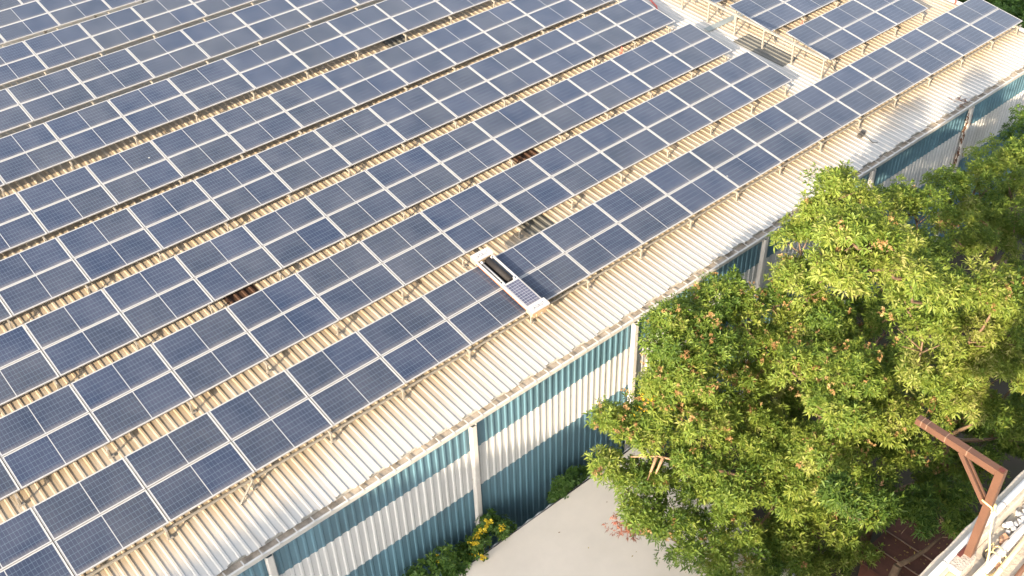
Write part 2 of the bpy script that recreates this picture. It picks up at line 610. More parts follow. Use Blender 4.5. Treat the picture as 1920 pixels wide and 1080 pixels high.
# downpipes
dp = MB()
w2, d2 = 0.10, 0.13
prof = [(-w2, 0), (-w2, -d2 + 0.03), (-w2 + 0.03, -d2), (w2 - 0.03, -d2), (w2, -d2 + 0.03), (w2, 0)]
n = len(prof)
vs = [(x, y, -8) for x, y in prof] + [(x, y, -0.785) for x, y in prof]
dp.add(vs, [(i, i + 1, n + i + 1, n + i) for i in range(n - 1)])
dpm = dp.mesh('downpipe', MT['pipe'])
cl = MB()
cl.box(-0.17, -0.10, -0.05, -0.042, -0.035, 0.035)
cl.box(0.10, 0.135, -0.05, -0.042, -0.02, 0.02)
cl.box(-0.105, 0.105, -0.137, -0.1305, -0.02, 0.02)
clm = cl.mesh('pipe_clamp', MT['pipe'])
for x in (-4.9, 1.45, 7.70, 13.93, 20.0, 25.97, 32.43, 38.7):
    o = link('downpipe', dpm, wh)
    o.location = (x - ox, YW - 0.04 - oy, -oz)
    for z in (-2.9, -4.7, -6.5):
        c = link('pipe_clamp', clm, o)
        c.location = (0, 0, z)

# skylights and flashings in the roof
def lie(x0, x1, y0, y1, up):
    c = MB()
    c.add([(x0, y0, zroof(y0) + up), (x1, y0, zroof(y0) + up), (x1, y1, zroof(y1) + up), (x0, y1, zroof(y1) + up)], [(0, 1, 2, 3)])
    c.add([(x0, y0, zroof(y0) + up - 0.02), (x1, y0, zroof(y0) + up - 0.02), (x1, y0, zroof(y0) + up), (x0, y0, zroof(y0) + up)], [(0, 1, 2, 3)])
    return c


def rib_patch(x0, x1, y0, y1, up, m, name):
    c = MB()
    k0 = math.ceil((x0 - X0) / 0.25) * 0.25 + X0
    wdt = max(0.25, round((x1 - k0) / 0.25) * 0.25)
    pr = rib_profile(wdt, 0.25, 0.05, 0.03, 0.036, 0.125)
    nn = len(pr)
    vs = [(k0 + x, y0, zroof(y0) + up + h) for x, h in pr] + [(k0 + x, y1, zroof(y1) + up + h) for x, h in pr]
    c.add(vs, [(i, i + 1, nn + i + 1, nn + i) for i in range(nn - 1)])
    put(c, name, m, wh)


rib_patch(28.6, 29.7, 4.45, 7.0, 0.012, MT['skylight'], 'skylight_sheet')
rib_patch(16.2, 17.2, 5.2, 7.4, 0.012, MT['skybrown'], 'skylight_sheet')
rib_patch(4.9, 6.1, 5.2, 7.4, 0.012, MT['skybrown'], 'skylight_sheet')
rib_patch(13.9, 15.0, 2.4, 3.9, 0.012, MT['skylight'], 'skylight_sheet')
rib_patch(17.4, 18.4, 14.0, 16.0, 0.012, MT['skylight'], 'skylight_sheet')
b = lie(28.55, 30.9, 8.12, 8.42, 0.055)
put(b, 'flashing_strip', MT['flash'], wh)

# ------------------------------------------------------------------ solar panels
P, HP = 2.30, 1.154
TILT = math.radians(10.2)
CT, ST = math.cos(TILT), math.sin(TILT)
ROWS = {1: (0, 0, 0), 2: (-2.274, 3.143, 0.241), 3: (-0.017, 6.084, 0.461), 4: (-0.065, 9.086, 0.723), 5: (2.174, 11.932, 0.991), 6: (2.102, 14.93, 1.382), 7: (4.33, 18.192, 1.46), 8: (6.553, 22.787, 0.972), 9: (6.281, 26.593, 0.864), 10: (8.4, 30.5, 0.62)}
LEFT = {1: (-3, 16), 2: (-2, 12), 3: (-2, 11), 4: (-2, 11), 5: (-2, 10), 6: (-2, 9), 7: (-2, 7), 8: (-2, 5), 9: (-2, 3), 10: (-2, 1)}
RIGHT = {2: (14, 16), 3: (13, 15), 4: (13, 14)}
ORD = ['', 'first', 'second', 'third', 'fourth', 'fifth', 'sixth', 'seventh', 'eighth', 'ninth', 'tenth', 'eleventh', 'twelfth', 'thirteenth', 'fourteenth', 'fifteenth', 'sixteenth', 'seventeenth', 'eighteenth', 'nineteenth', 'twentieth']
PL, PW, FT = 2.278, 1.134, 0.035
fr = MB()
for (x0, x1, y0, y1) in ((-PL / 2, PL / 2, 0, 0.011), (-PL / 2, PL / 2, PW - 0.011, PW), (-PL / 2, -PL / 2 + 0.011, 0.011, PW - 0.011), (PL / 2 - 0.011, PL / 2, 0.011, PW - 0.011)):
    fr.box(x0, x1, y0, y1, -FT, 0.0)
FRM = fr.mesh('frame', MT['frame'])
bk = MB()
bk.box(-PL / 2 + 0.011, PL / 2 - 0.011, 0.011, PW - 0.011, -0.008, -0.004)
BKM = bk.mesh('backsheet', MT['back'])
cw, ch = 12 * 0.0905, 6 * 0.1772
ce = MB()
ce.add([(0, 0, 0), (cw, 0, 0), (cw, ch, 0), (0, ch, 0)], [(0, 1, 2, 3)])
CEM = ce.mesh('cell_block', MT['cell'])

# which panels fall inside the picture
_sx, _sy = 1977.16, 1977.16


def in_view(pt, m=30):
    d = Vector(pt) - Vector((-3.92029, -17.58291, 19.61784))
    z = d.dot(_f)
    if z <= 0:
        return False
    u = 960 + _sx * d.dot(_r) / z
    w = 540 - _sy * d.dot(_u) / z
    return -m < u < 1920 + m and -m < w < 1080 + m


def panel(row, tier, k, x, y, z, label):
    t = thing('solar_panel', label, 'solar panel', (x, y, z), 'solar panels in rows on the roof')
    t.rotation_euler = (TILT + random.uniform(-0.003, 0.003), random.uniform(-0.002, 0.002), 0)
    link('frame', FRM, t)
    link('backsheet', BKM, t)
    for xo in (-0.010 - cw, 0.010):
        c = link('cell_block', CEM, t)
        c.location = (xo, (PW - ch) / 2, -0.0025)
    return t


panel_count = 0
for r, (x0, y0, z0) in ROWS.items():
    for blk, rngs, dx in (('L', LEFT.get(r), 0.0), ('R', RIGHT.get(r), 0.1)):
        if not rngs:
            continue
        for s, tier in ((0, 'lower'), (1, 'upper')):
            vis = []
            for k in range(rngs[0], rngs[1] + 1):
                xc = x0 + (k + 0.5) * P + dx
                y = y0 + s * HP * CT + 0.01
                z = z0 + s * HP * ST
                pts = [(xc + a * P / 2, y + b_ * HP * CT, z + b_ * HP * ST) for a in (-1, 0, 1) for b_ in (0, 0.5, 1)]
                if any(in_view(p, 150) for p in pts):
                    vis.append((k, xc, y, z, any(in_view(p, 0) for p in pts)))
            seen = [q for q in vis if q[4]]
            if not seen:
                continue
            for q in vis:
                k, xc, y, z, inn = q
                if blk == 'R':
                    pos = '%s right of the aisle' % ORD[k - rngs[0] + 1]
                elif r == 1:
                    pos = '%s from the roof right end' % ORD[rngs[1] - k + 1]
                elif r <= 4:
                    pos = '%s left of the aisle' % ORD[rngs[1] - k + 1]
                else:
                    kk = seen[0][0] if seen else k
                    pos = ('%s from the photo left edge' % ORD[k - kk + 1]) if k >= kk else 'just past the photo left edge'
                lab = 'solar panel, %s tier of %s row from the gutter, %s' % (tier, ORD[r], pos)
                if blk == 'L' and r > 4 and seen[0][0] - k > 1:
                    lab = 'solar panel outside the photo left edge, %s tier of %s row' % (tier, ORD[r])
                panel(r, tier, k, xc, y, z, lab)
                panel_count += 1

# ------------------------------------------------------------------ mounting frames under the rows
foot = MB()
foot.box(-0.075, 0.075, -0.05, 0.05, 0, 0.03)
FOOT = foot.mesh('footing', MT['foot'])


def mount(r, xa, xb, label, legs):
    x0, y0, z0 = ROWS[r]
    t = thing('panel_mount', label, 'panel mount', (xa, y0, zroof(y0)), 'steel mounts under the solar rows')

    def zp(y, d):
        return z0 + (y - y0) * ST / CT - d
    for yy in (y0 + 0.28, y0 + 0.95, y0 + 1.42, y0 + 2.05):
        q = MB()
        q.box(xa, xb, yy - 0.02, yy + 0.02, zp(yy, 0.08), zp(yy, 0.042))
        put(q, 'rail', MT['steel'], t)
    if r == 1:
        q = MB()
        q.box(xa, xb, y0 - 0.015, y0 + 0.03, zp(y0, 0.21), zp(y0, 0.16))
        put(q, 'front_rail', MT['steel'], t)
    for x in legs:
        yf, yb = y0 - 0.06, y0 + 2.0
        q = MB()
        q.bar((x, y0 - 0.11, zp(y0 - 0.11, 0.115)), (x, y0 + 2.24, zp(y0 + 2.24, 0.115)), 0.045, 0.065)
        put(q, 'rafter', MT['steel'], t)
        q = MB()
        q.bar((x, yf, zroof(yf) + 0.02), (x, yf, zp(yf, 0.14)), 0.05, 0.05)
        put(q, 'leg', MT['steel'], t)
        q = MB()
        q.bar((x, yb, zroof(yb) + 0.02), (x, yb, zp(yb, 0.14)), 0.05, 0.05)
        put(q, 'leg', MT['steel'], t)
        q = MB()
        q.bar((x + 0.045, yf, zroof(yf) + 0.05), (x + 0.02, yf + 0.015, zp(yf, 0.15)), 0.018, 0.018)
        put(q, 'brace', MT['steel'], t)
        q = MB()
        q.bar((x - 0.04, yb - 0.03, zroof(yb) + 0.05), (x + 0.62, yb - 0.03, zp(yb, 0.16)), 0.03, 0.03)
        put(q, 'brace', MT['steel'], t)
        for yy in (yf, yb):
            o = link('footing', FOOT, t)
            o.location = (x - xa + 0.03, yy - y0, zroof(yy) + 0.03 - zroof(y0))


for r, (x0, y0, z0) in ROWS.items():
    for blk, rngs, dx in (('L', LEFT.get(r), 0.0), ('R', RIGHT.get(r), 0.1)):
        if not rngs:
            continue
        xa = x0 + rngs[0] * P + dx + 0.1
        xb = x0 + (rngs[1] + 1) * P + dx - 0.05
        legs = [x0 + k * P + dx - 0.16 + (0.35 if k == rngs[0] else 0) for k in range(rngs[0], rngs[1] + 2)]
        legs[-1] -= 0.3
        if r >= 6:
            legs = [x for x in legs if x < x0 + (rngs[1] + 1) * P][::1]
        where = 'steel legs and rails under the %s solar row from the gutter' % ORD[r]
        if r in RIGHT:
            where += (', left of the aisle' if blk == 'L' else ', right of the aisle')
        mount(r, xa, xb, where, legs)
# one loose stay leaning out from under the front row, as seen near its left end
b = MB()
b.bar((2.15, -0.04, -0.19), (1.62, -0.30, zroof(-0.3) + 0.05), 0.05, 0.03)
tag(b.obj('stay', MT['steel']), 'short loose steel stay leaning out under the front row near the left', 'stay')

# ------------------------------------------------------------------ railing along the aisle
t = thing('aisle_railing', 'beige steel railing with posts and slanting stays beside the roof aisle', 'railing', (29.2, 2.9, zroof(2.9)))
for y, h in ((2.92, 0.86), (4.37, 0.96), (5.85, 0.84), (7.30, 0.96), (8.75, 0.9), (10.2, 0.92), (11.7, 0.9)):
    q = MB()
    q.bar((29.2, y, zroof(y) + 0.02), (29.2, y, zroof(y) + h), 0.06, 0.06)
    put(q, 'post', MT['steel'], t)
    q = MB()
    q.bar((29.24, y, zroof(y) + h - 0.1), (30.05, y, zroof(y) + 0.06), 0.035, 0.035)
    put(q, 'brace', MT['steel'], t)
    for x in (29.22, 30.06):
        o = link('footing', FOOT, t)
        o.location = (x - 29.2, y - 2.9, zroof(y) + 0.03 - zroof(2.9))
q = MB()
q.bar((29.2, 2.8, zroof(2.9) + 0.86), (29.2, 11.9, zroof(11.8) + 0.93), 0.09, 0.07)
put(q, 'top_rail', MT['steel'], t)

# red hose and marker poles
b = MB()
b.tube([(28.85, 12.0, zroof(12) + 0.06), (28.6, 11.4, zroof(11.4) + 0.05), (28.45, 11.0, zroof(11) + 0.05), (28.05, 10.55, zroof(10.5) + 0.06), (27.8, 10.3, zroof(10.3) + 0.06)], 0.04, 6)
tag(b.obj('red_hose', MT['red']), 'faded red hose lying on the white roof aisle at the top', 'hose')
b = MB()
b.tube([(28.87, 12.0, zroof(12) + 0.06), (28.87, 12.0, zroof(12) + 1.1)], 0.035, 6)
tag(b.obj('red_standpipe', MT['red']), 'faded red pipe standing upright at the head of the aisle', 'pipe')
b = MB()
b.tube([(39.0, 3.05, zroof(3) + 0.04), (39.0, 3.1, zroof(3) + 1.15)], 0.035, 6)
tag(b.obj('red_standpipe', MT['red']), 'red pipe standing between two solar rows near the roof right end', 'pipe')
for (x, y, lab) in ((24.15, 9.0, 'short red strap under a panel edge in the gap near the aisle'), (31.6, 5.85, 'short red strap in the gap right of the aisle')):
    b = MB()
    b.tube([(x, y, zroof(y) + 0.06), (x + 0.03, y - 0.1, zroof(y) + 0.5)], 0.025, 5)
    b.tube([(x + 0.16, y, zroof(y) + 0.06), (x + 0.05, y - 0.1, zroof(y) + 0.45)], 0.02, 5)
    tag(b.obj('red_strap', MT['red']), lab, 'strap')

# ------------------------------------------------------------------ cleaning robot on the front row
rb = thing('cleaning_robot', 'white panel cleaning robot straddling the front row, black brush and small solar panel', 'cleaning robot', (11.52, 0, 0))
rb.rotation_euler = (TILT, 0, 0)


def rpart(mb, name, m, parent=None):
    return mb.obj(name, m, parent or rb)


for x in (-0.285, 0.285):
    q = MB()
    q.box(x - 0.028, x + 0.028, -0.02, 2.30, 0.09, 0.17)
    q.box(x - (0.034 if x < 0 else -0.028), x - (0.029 if x < 0 else -0.034), 0, 2.28, 0.095, 0.13, 1)
    rpart(q, 'side_rail', [MT['robotwhite'], MT['orange']])
q = MB()
q.tube([(0.09, 1.16, 0.10), (0.09, 2.24, 0.10)], 0.105, 14)
rpart(q, 'brush', MT['black'])
q = MB()
q.box(-0.25, 0.25, 1.15, 2.24, 0.012, 0.03)
rpart(q, 'belly_pan', MT['black'])
q = MB()
q.tube([(-0.15, 1.12, 0.11), (-0.15, 2.22, 0.11)], 0.035, 10)
rpart(q, 'drive_shaft', MT['frame'])
q = MB()
q.bar((-0.26, 1.09, 0.13), (0.26, 1.09, 0.13), 0.05, 0.05)
rpart(q, 'cross_bar', MT['robotwhite'])
for (x, y) in ((-0.17, 2.20), (0.2, 2.20), (0.2, 1.16), (-0.2, 1.16)):
    q = MB()
    q.tube([(x - 0.03, y, 0.15), (x + 0.03, y, 0.15)], 0.045, 12)
    rpart(q, 'wheel', MT['robotwhite'])
q = MB()
q.box(-0.295, 0.295, 0.03, 1.045, 0.172, 0.20)
pv = rpart(q, 'charging_panel', MT['frame'])
q = MB()
q.add([(0, 0, 0), (0.49, 0, 0), (0.49, 0.98, 0), (0, 0.98, 0)], [(0, 1, 2, 3)])
c = q.obj('cell_block', MT['smallcell'], pv)
c.location = (-0.245, 0.047, 0.2025)


def letters(word, size, m, parent, loc, width):
    cu = bpy.data.curves.new('lettering', 'FONT')
    cu.body = word
    cu.size = size
    cu.space_character = 1.35
    cu.extrude = 0.001
    cu.align_x = 'CENTER'
    to = bpy.data.objects.new('lettering_source', cu)
    COL.objects.link(to)
    dg = bpy.context.evaluated_depsgraph_get()
    me = bpy.data.meshes.new_from_object(to.evaluated_get(dg))
    bpy.data.objects.remove(to)
    me.materials.clear()
    me.materials.append(m)
    xs_ = [v.co.x for v in me.vertices]
    k = width / (max(xs_) - min(xs_))
    for v in me.vertices:
        v.co.x *= k
    o = link('lettering', me, parent)
    o.location = loc
    return o


for (y0_, y1_, zt) in ((2.27, 2.55, 0.24), (-0.27, 0.0, 0.24)):
    q = MB()
    q.box(-0.325, 0.325, y0_ + 0.01, y1_, zt - 0.20, zt - 0.012)
    bx = rpart(q, 'drive_box', MT['robotside'])
    q = MB()
    q.box(-0.335, 0.335, y0_, y1_ + 0.008, zt - 0.0115, zt)
    q.box(-0.335, 0.335, y0_ - 0.002, y0_ + 0.009, zt - 0.05, zt - 0.012)
    lid = q.obj('lid', MT['robotwhite'], bx)
    letters('JAGRUT', 0.16, MT['ink'], bx, (0.0, y0_ + 0.075, zt + 0.002), 0.46)
q = MB()
q.box(-0.18, 0.2, -0.29, -0.262, -0.03, 0.10)
rpart(q, 'motor_cover', MT['robotside'])
q = MB()
q.tube([(0.02, -0.30, 0.04), (0.02, -0.26, 0.04)], 0.03, 10)
rpart(q, 'knob', MT['robotwhite'])

# ------------------------------------------------------------------ foliage builders
def leaves_mesh(name, pts, axes, sizes, tints, m, nleaf=8, wr=0.22, droop=0.15, spread=(0.9, 1.5)):
    n = len(pts)
    pts = np.asarray(pts)
    axes = np.asarray(axes)
    axes = axes / np.linalg.norm(axes, axis=1, keepdims=True)
    ref = np.where(np.abs(axes[:, 2:3]) < 0.9, np.array([[0, 0, 1.0]]), np.array([[1.0, 0, 0]]))
    s1 = np.cross(axes, ref)
    s1 /= np.linalg.norm(s1, axis=1, keepdims=True)
    s2 = np.cross(axes, s1)
    N = n * nleaf
    P_ = np.repeat(pts, nleaf, 0)
    A = np.repeat(axes, nleaf, 0)
    S1 = np.repeat(s1, nleaf, 0)
    S2 = np.repeat(s2, nleaf, 0)
    ph = np.tile(np.arange(nleaf) * 2 * PI / nleaf, n) + np.repeat(rng.uniform(0, 6.28, n), nleaf) + rng.normal(0, 0.25, N)
    th = rng.uniform(spread[0], spread[1], N)
    L = np.repeat(sizes, nleaf) * rng.uniform(0.7, 1.15, N)
    rad = S1 * np.cos(ph)[:, None] + S2 * np.sin(ph)[:, None]
    d = A * np.cos(th)[:, None] + rad * np.sin(th)[:, None]
    side = np.cross(d, A)
    side /= np.linalg.norm(side, axis=1, keepdims=True) + 1e-9
    nrm = np.cross(side, d)
    base = P_ + d * (L * 0.08)[:, None]
    mid = P_ + d * (L * 0.55)[:, None] + nrm * (L * 0.04)[:, None]
    tip = P_ + d * L[:, None] - np.array([[0, 0, 1.0]]) * (L * droop)[:, None]
    wv = side * (L * wr * 0.5)[:, None]
    V = np.empty((N, 4, 3))
    V[:, 0] = base
    V[:, 1] = mid - wv
    V[:, 2] = tip
    V[:, 3] = mid + wv
    me = bpy.data.meshes.new(name)
    me.vertices.add(N * 4)
    me.vertices.foreach_set('co', V.reshape(-1))
    idx = np.arange(N)[:, None] * 4 + np.array([[0, 1, 2, 0, 2, 3]])
    me.loops.add(N * 6)
    me.loops.foreach_set('vertex_index', idx.reshape(-1).astype(np.int32))
    me.polygons.add(N * 2)
    me.polygons.foreach_set('loop_start', (np.arange(N * 2) * 3).astype(np.int32))
    me.polygons.foreach_set('loop_total', np.full(N * 2, 3, np.int32))
    tv = np.repeat(np.clip(np.repeat(tints, nleaf) + rng.normal(0, 0.12, N), 0, 1), 4)
    a = me.attributes.new('tint', 'FLOAT', 'POINT')
    a.data.foreach_set('value', tv.astype(np.float32))
    me.materials.append(m)
    me.update()
    me.validate()
    return me


def clumps(lobes, dens=15, per=20, cr=0.30, up=0.6, squash=0.85):
    pts, axs, tn = [], [], []
    cl_ = []
    for (cx, cy, cz, r) in lobes:
        nc = int(dens * r * r) + 4
        v = rng.normal(size=(nc, 3))
        v /= np.linalg.norm(v, axis=1, keepdims=True)
        v[:, 2] = np.where(v[:, 2] < -0.35, -v[:, 2] * 0.6, v[:, 2])
        rr = r * rng.uniform(0.4, 1.16, nc)
        c = np.array([cx, cy, cz]) + v * rr[:, None] * np.array([1, 1, squash])
        lob_t = rng.uniform(0.3, 0.62)
        for ci, vi in zip(c, v):
            k = max(4, int(per * rng.uniform(0.6, 1.3)))
            q = rng.normal(size=(k, 3))
            q /= np.linalg.norm(q, axis=1, keepdims=True)
            q *= (rng.uniform(0.2, 1, (k, 1)) ** 0.6) * cr * rng.uniform(0.8, 1.25)
            pts.append(ci + q)
            axs.append(q / cr * 0.8 + vi * 0.5 + np.array([0, 0, up]) + rng.normal(0, 0.25, (k, 3)))
            tn.append(np.clip(lob_t + rng.normal(0, 0.13) + rng.normal(0, 0.08, k), 0, 1))
            cl_.append(ci)
    return np.concatenate(pts), np.concatenate(axs), np.concatenate(tn), np.array(cl_)


def tree(name, label, cat, base, lobes, leaf=0.165, m='leafA', dens=22, per=31, cr=0.30, dry=0.0, pink=None, trunk_r=0.14, group=None, branches=None, tint_shift=0.0):
    t = thing(name, label, cat, base, group)
    bx_, by_, bz_ = base
    zc = sum(l_[2] for l_ in lobes) / len(lobes)
    xc = sum(l_[0] for l_ in lobes) / len(lobes)
    yc = sum(l_[1] for l_ in lobes) / len(lobes)
    fork = Vector((bx_ + (xc - bx_) * 0.35, by_ + (yc - by_) * 0.35, bz_ + (zc - bz_) * 0.5))
    q = MB()
    q.tube([(bx_, by_, bz_ - 0.1), (bx_ + 0.05, by_, bz_ + (fork.z - bz_) * 0.5), fork], [trunk_r * 1.3, trunk_r, trunk_r * 0.85], 9)
    trunk = put(q, 'trunk', MT['bark'], t)
    q = MB()
    nodes = [fork]
    for (lx, ly, lz, r) in sorted(lobes, key=lambda l_: (Vector(l_[:3]) - fork).length):
        e = Vector((lx, ly, lz - r * 0.35))
        par = min(nodes, key=lambda p_: (p_ - e).length + max(0.0, p_.z - e.z) * 0.8)
        d_ = (e - par).length
        midp = par.lerp(e, 0.5) + Vector((rng.uniform(-.1, .1) * d_, rng.uniform(-.1, .1) * d_, -0.1 * d_))
        r0 = trunk_r * (0.6 if par is fork else 0.36)
        q.tube([par, par.lerp(midp, 0.5) + Vector((0, 0, -0.03 * d_)), midp, e], [r0, r0 * 0.85, r0 * 0.7, 0.018], 6)
        nodes.append(e)
        for _ in range(3):
            v = Vector(rng.normal(size=3)).normalized()
            v.z = abs(v.z) * 0.6
            q.tube([midp.lerp(e, rng.uniform(0.3, 1)), e + v * r * 0.85], [0.022, 0.008], 5)
    if branches:
        for br in branches:
            q.tube(br, [0.055 - 0.035 * i / (len(br) - 1) for i in range(len(br))], 6, mi=1)
    lim = MB()
    lim.v, lim.f, lim.mi, lim.sm = q.v, q.f, q.mi, q.sm
    lim_o = put(lim, 'limbs', [MT['bark'], MT['twig']], t)
    pts, axs, tn, cls = clumps(lobes, dens, per, cr)
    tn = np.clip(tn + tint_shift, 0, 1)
    isdry = rng.uniform(size=len(pts)) < 0.0
    if dry:
        pick = cls[rng.uniform(size=len(cls)) < dry]
        if len(pick):
            dp_, da, dt = [], [], []
            for c_ in np.concatenate([pick, pick]):
                k = int(rng.uniform(3, 8))
                dirn = rng.normal(size=3)
                dirn[2] = abs(dirn[2]) * 0.7
                dirn /= np.linalg.norm(dirn)
                c0 = c_ + dirn * cr * 1.1
                dp_.append(c0 + rng.normal(0, 0.055, (k, 3)))
                da.append(rng.normal(size=(k, 3)))
                dt.append(rng.uniform(0.2, 1, k))
            dp_ = np.concatenate(dp_)
            me = leaves_mesh('dry_leaves', dp_ - np.array(base), np.concatenate(da), np.full(len(dp_), leaf * 0.42), np.concatenate(dt), MT['dry'], 7, 0.5, 0.3, (0.3, 1.9))
            o = link('dry_leaves', me, t)
            o['kind'] = 'stuff'
    if pink:
        dp_, da = [], []
        for (px_, py_, pz_, r_, n_) in pink:
            dp_.append(np.array([px_, py_, pz_]) + rng.normal(0, r_, (n_, 3)))
            da.append(rng.normal(size=(n_, 3)))
        dp_ = np.concatenate(dp_)
        me = leaves_mesh('withered_leaves', dp_ - np.array(base), np.concatenate(da), np.full(len(dp_), leaf * 0.7), rng.uniform(0, 1, len(dp_)), MT['pink'], 7, 0.3, 0.5, (0.3, 1.9))
        o = link('withered_leaves', me, t)
        o['kind'] = 'stuff'
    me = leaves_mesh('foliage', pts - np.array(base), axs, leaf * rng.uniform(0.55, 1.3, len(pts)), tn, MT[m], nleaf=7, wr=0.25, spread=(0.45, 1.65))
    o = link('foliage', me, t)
    o['kind'] = 'stuff'
    return t


T = {
    'T1': [(15.7, -5.2, -0.41, 0.7), (16.32, -5.6, -0.12, 0.7), (16.24, -4.8, 0.6, 0.45), (15.2, -6.6, 0.04, 0.8), (15.15, -7.4, -0.35, 0.7), (14.32, -4.3, 1.37, 0.75), (13.25, -4.4, 1.31, 0.7), (12.23, -4.4, 1.17, 0.7), (15.1, -4.6, 0.55, 0.75), (13.52, -4.8, 0.65, 0.95), (15.56, -5.0, -0.87, 0.95), (12.26, -5.0, 0.42, 0.9), (14.04, -5.3, -0.92, 1.1), (16.16, -5.5, -2.17, 0.95), (11.69, -4.8, 0.07, 0.7), (10.74, -4.6, -0.62, 0.6), (10.13, -4.4, -0.35, 0.45), (11.03, -5.0, -0.72, 0.7), (12.15, -5.6, -0.84, 1.0), (14.08, -6.0, -2.11, 1.1), (15.82, -6.1, -3.04, 0.8), (12.4, -4.2, 1.68, 0.45)],
    'T2': [(18.27, -4.9, 3.57, 0.6), (17.86, -4.8, 2.92, 0.7), (19.3, -5.1, 2.49, 0.7), (17.35, -4.6, 2.16, 0.6), (18.46, -5.1, 1.88, 0.9), (19.63, -5.6, 1.56, 0.9), (21.59, -5.2, 1.56, 0.65), (22.28, -5.4, 1.14, 0.6), (16.92, -5.1, 1.17, 0.8), (18.16, -5.7, 0.86, 1.0), (20.01, -6.0, 0.23, 1.0), (22.07, -6.0, -0.04, 0.85), (25.29, -6.2, -1.14, 0.7), (23.91, -6.0, -0.14, 0.6), (16.93, -6.0, 0.17, 0.95), (18.6, -6.4, -0.56, 1.0), (20.81, -6.4, -1.41, 0.85), (16.85, -6.6, -0.8, 0.8)],
    'T3': [(25.21, -4.9, 0.34, 0.7), (27.18, -5.0, -0.08, 0.8), (29.5, -4.8, -0.54, 0.9), (30.46, -5.2, -2.36, 1.0), (27.28, -5.5, -1.39, 0.9), (25.52, -5.3, -0.44, 0.6), (30.47, -5.5, -4.12, 1.0), (30.55, -5.6, -6.14, 1.1), (32.22, -6.0, -7.0, 1.0)],
    'T4': [(11.85, -9.0, 7.29, 0.5), (12.5, -9.2, 6.88, 0.55), (13.1, -9.4, 6.14, 0.6), (13.99, -9.5, 5.45, 0.55), (12.32, -9.0, 6.33, 0.55), (11.79, -8.8, 6.28, 0.5), (16.03, -9.2, 3.62, 0.7), (16.8, -9.6, 3.51, 0.75), (17.49, -10.2, 3.41, 0.7), (15.99, -9.3, 2.45, 0.75), (17.43, -9.8, 1.92, 0.8), (18.73, -10.3, 1.65, 0.75), (17.03, -9.6, 0.75, 0.8), (18.95, -10.0, -0.39, 0.8), (20.38, -10.4, -1.03, 0.75), (15.67, -8.8, 3.25, 0.5), (21.28, -10.5, -3.05, 0.6), (17.27, -10.0, -0.17, 0.7), (18.79, -10.4, -1.51, 0.65), (15.99, -9.6, 1.24, 0.7), (20.84, -10.7, -3.48, 0.6), (18.04, -10.0, 0.95, 0.8), (19.44, -10.3, 0.29, 0.7)],  # leading high lobes added to cast shade on the far right wall
    'T5': [(15.09, -8.2, 0.83, 0.8), (16.81, -8.2, -0.07, 0.8), (14.4, -8.5, 0.19, 0.9), (15.92, -8.8, -0.84, 1.0), (18.2, -8.9, -1.92, 0.95), (20.55, -9.2, -3.98, 0.9), (17.1, -9.3, -2.76, 0.9), (15.21, -9.0, -1.81, 0.9), (19.7, -9.6, -4.92, 0.75), (13.97, -8.7, -0.93, 0.75), (22.71, -9.3, -5.67, 0.7)],
    'T6': [(13.95, -10.2, -1.88, 0.6), (15.46, -10.4, -2.95, 0.7), (17.07, -10.5, -3.5, 0.75), (19.27, -10.5, -4.08, 0.7), (18.16, -10.8, -5.29, 0.5), (22.07, -10.2, -4.99, 0.7), (12.6, -9.9, -0.44, 0.5)],
    'T7': [(13.52, -6.8, -1.92, 0.8), (14.63, -7.4, -2.04, 0.8), (14.74, -8.2, -2.98, 0.7), (13.99, -7.6, -2.48, 0.7), (14.73, -9.2, -2.77, 0.6), (9.56, -5.0, -0.96, 0.4), (10.19, -5.2, -1.79, 0.55), (10.82, -5.6, -2.15, 0.6), (9.81, -5.8, -2.46, 0.5), (10.33, -6.3, -2.88, 0.7), (11.69, -6.4, -2.8, 0.8), (10.86, -7.0, -3.34, 0.8), (12.23, -7.4, -3.91, 0.9), (12.43, -7.0, -2.21, 0.9), (13.72, -7.6, -3.37, 0.9), (13.53, -8.0, -4.94, 0.9), (14.93, -8.4, -4.81, 0.85), (11.42, -7.8, -4.3, 0.7), (12.88, -8.4, -5.0, 0.8), (14.43, -8.8, -5.93, 0.8), (15.4, -9.2, -5.91, 0.7), (11.53, -6.2, -1.35, 0.6)],
    'T8': [(49.1, 5.0, -4.29, 2.2), (47.24, 3.0, -4.2, 2.0), (46.5, 7.5, -4.6, 2.2)],
    'T8b': [(57.04, 10.0, -6.0, 2.4), (59.28, 8.0, -6.5, 2.5), (55.0, 13.0, -6.0, 2.2)],
    'T9': [(34.25, -3.2, -2.2, 0.6), (34.88, -3.2, -1.85, 0.7), (33.41, -3.6, -2.76, 0.6), (33.46, -4.0, -2.36, 0.8)],
}
GRP = 'trees in the lane beside the warehouse'
tree('leafy_tree', 'bushy tree with orange dry sprigs, nearest the striped wall, top touching the gutter', 'tree', (14.7, -5.0, -8), T['T1'], dry=0.42, group=GRP)
tree('leafy_tree', 'tallest yellow-green tree, its tip rising across the roof edge', 'tree', (18.9, -5.6, -8), T['T2'], dry=0.14, group=GRP, tint_shift=0.08)
tree('leafy_tree', 'bright tree at the photo right edge below the rust-streaked downpipe', 'tree', (28.4, -5.4, -8), T['T3'], group=GRP, tint_shift=0.05)
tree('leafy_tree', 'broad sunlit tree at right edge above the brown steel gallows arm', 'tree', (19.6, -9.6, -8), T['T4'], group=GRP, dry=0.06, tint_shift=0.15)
tree('leafy_tree', 'tree with orange sprigs directly behind the tip of the brown gallows arm', 'tree', (17.2, -8.8, -8), T['T5'], dry=0.3, group=GRP, tint_shift=0.1)
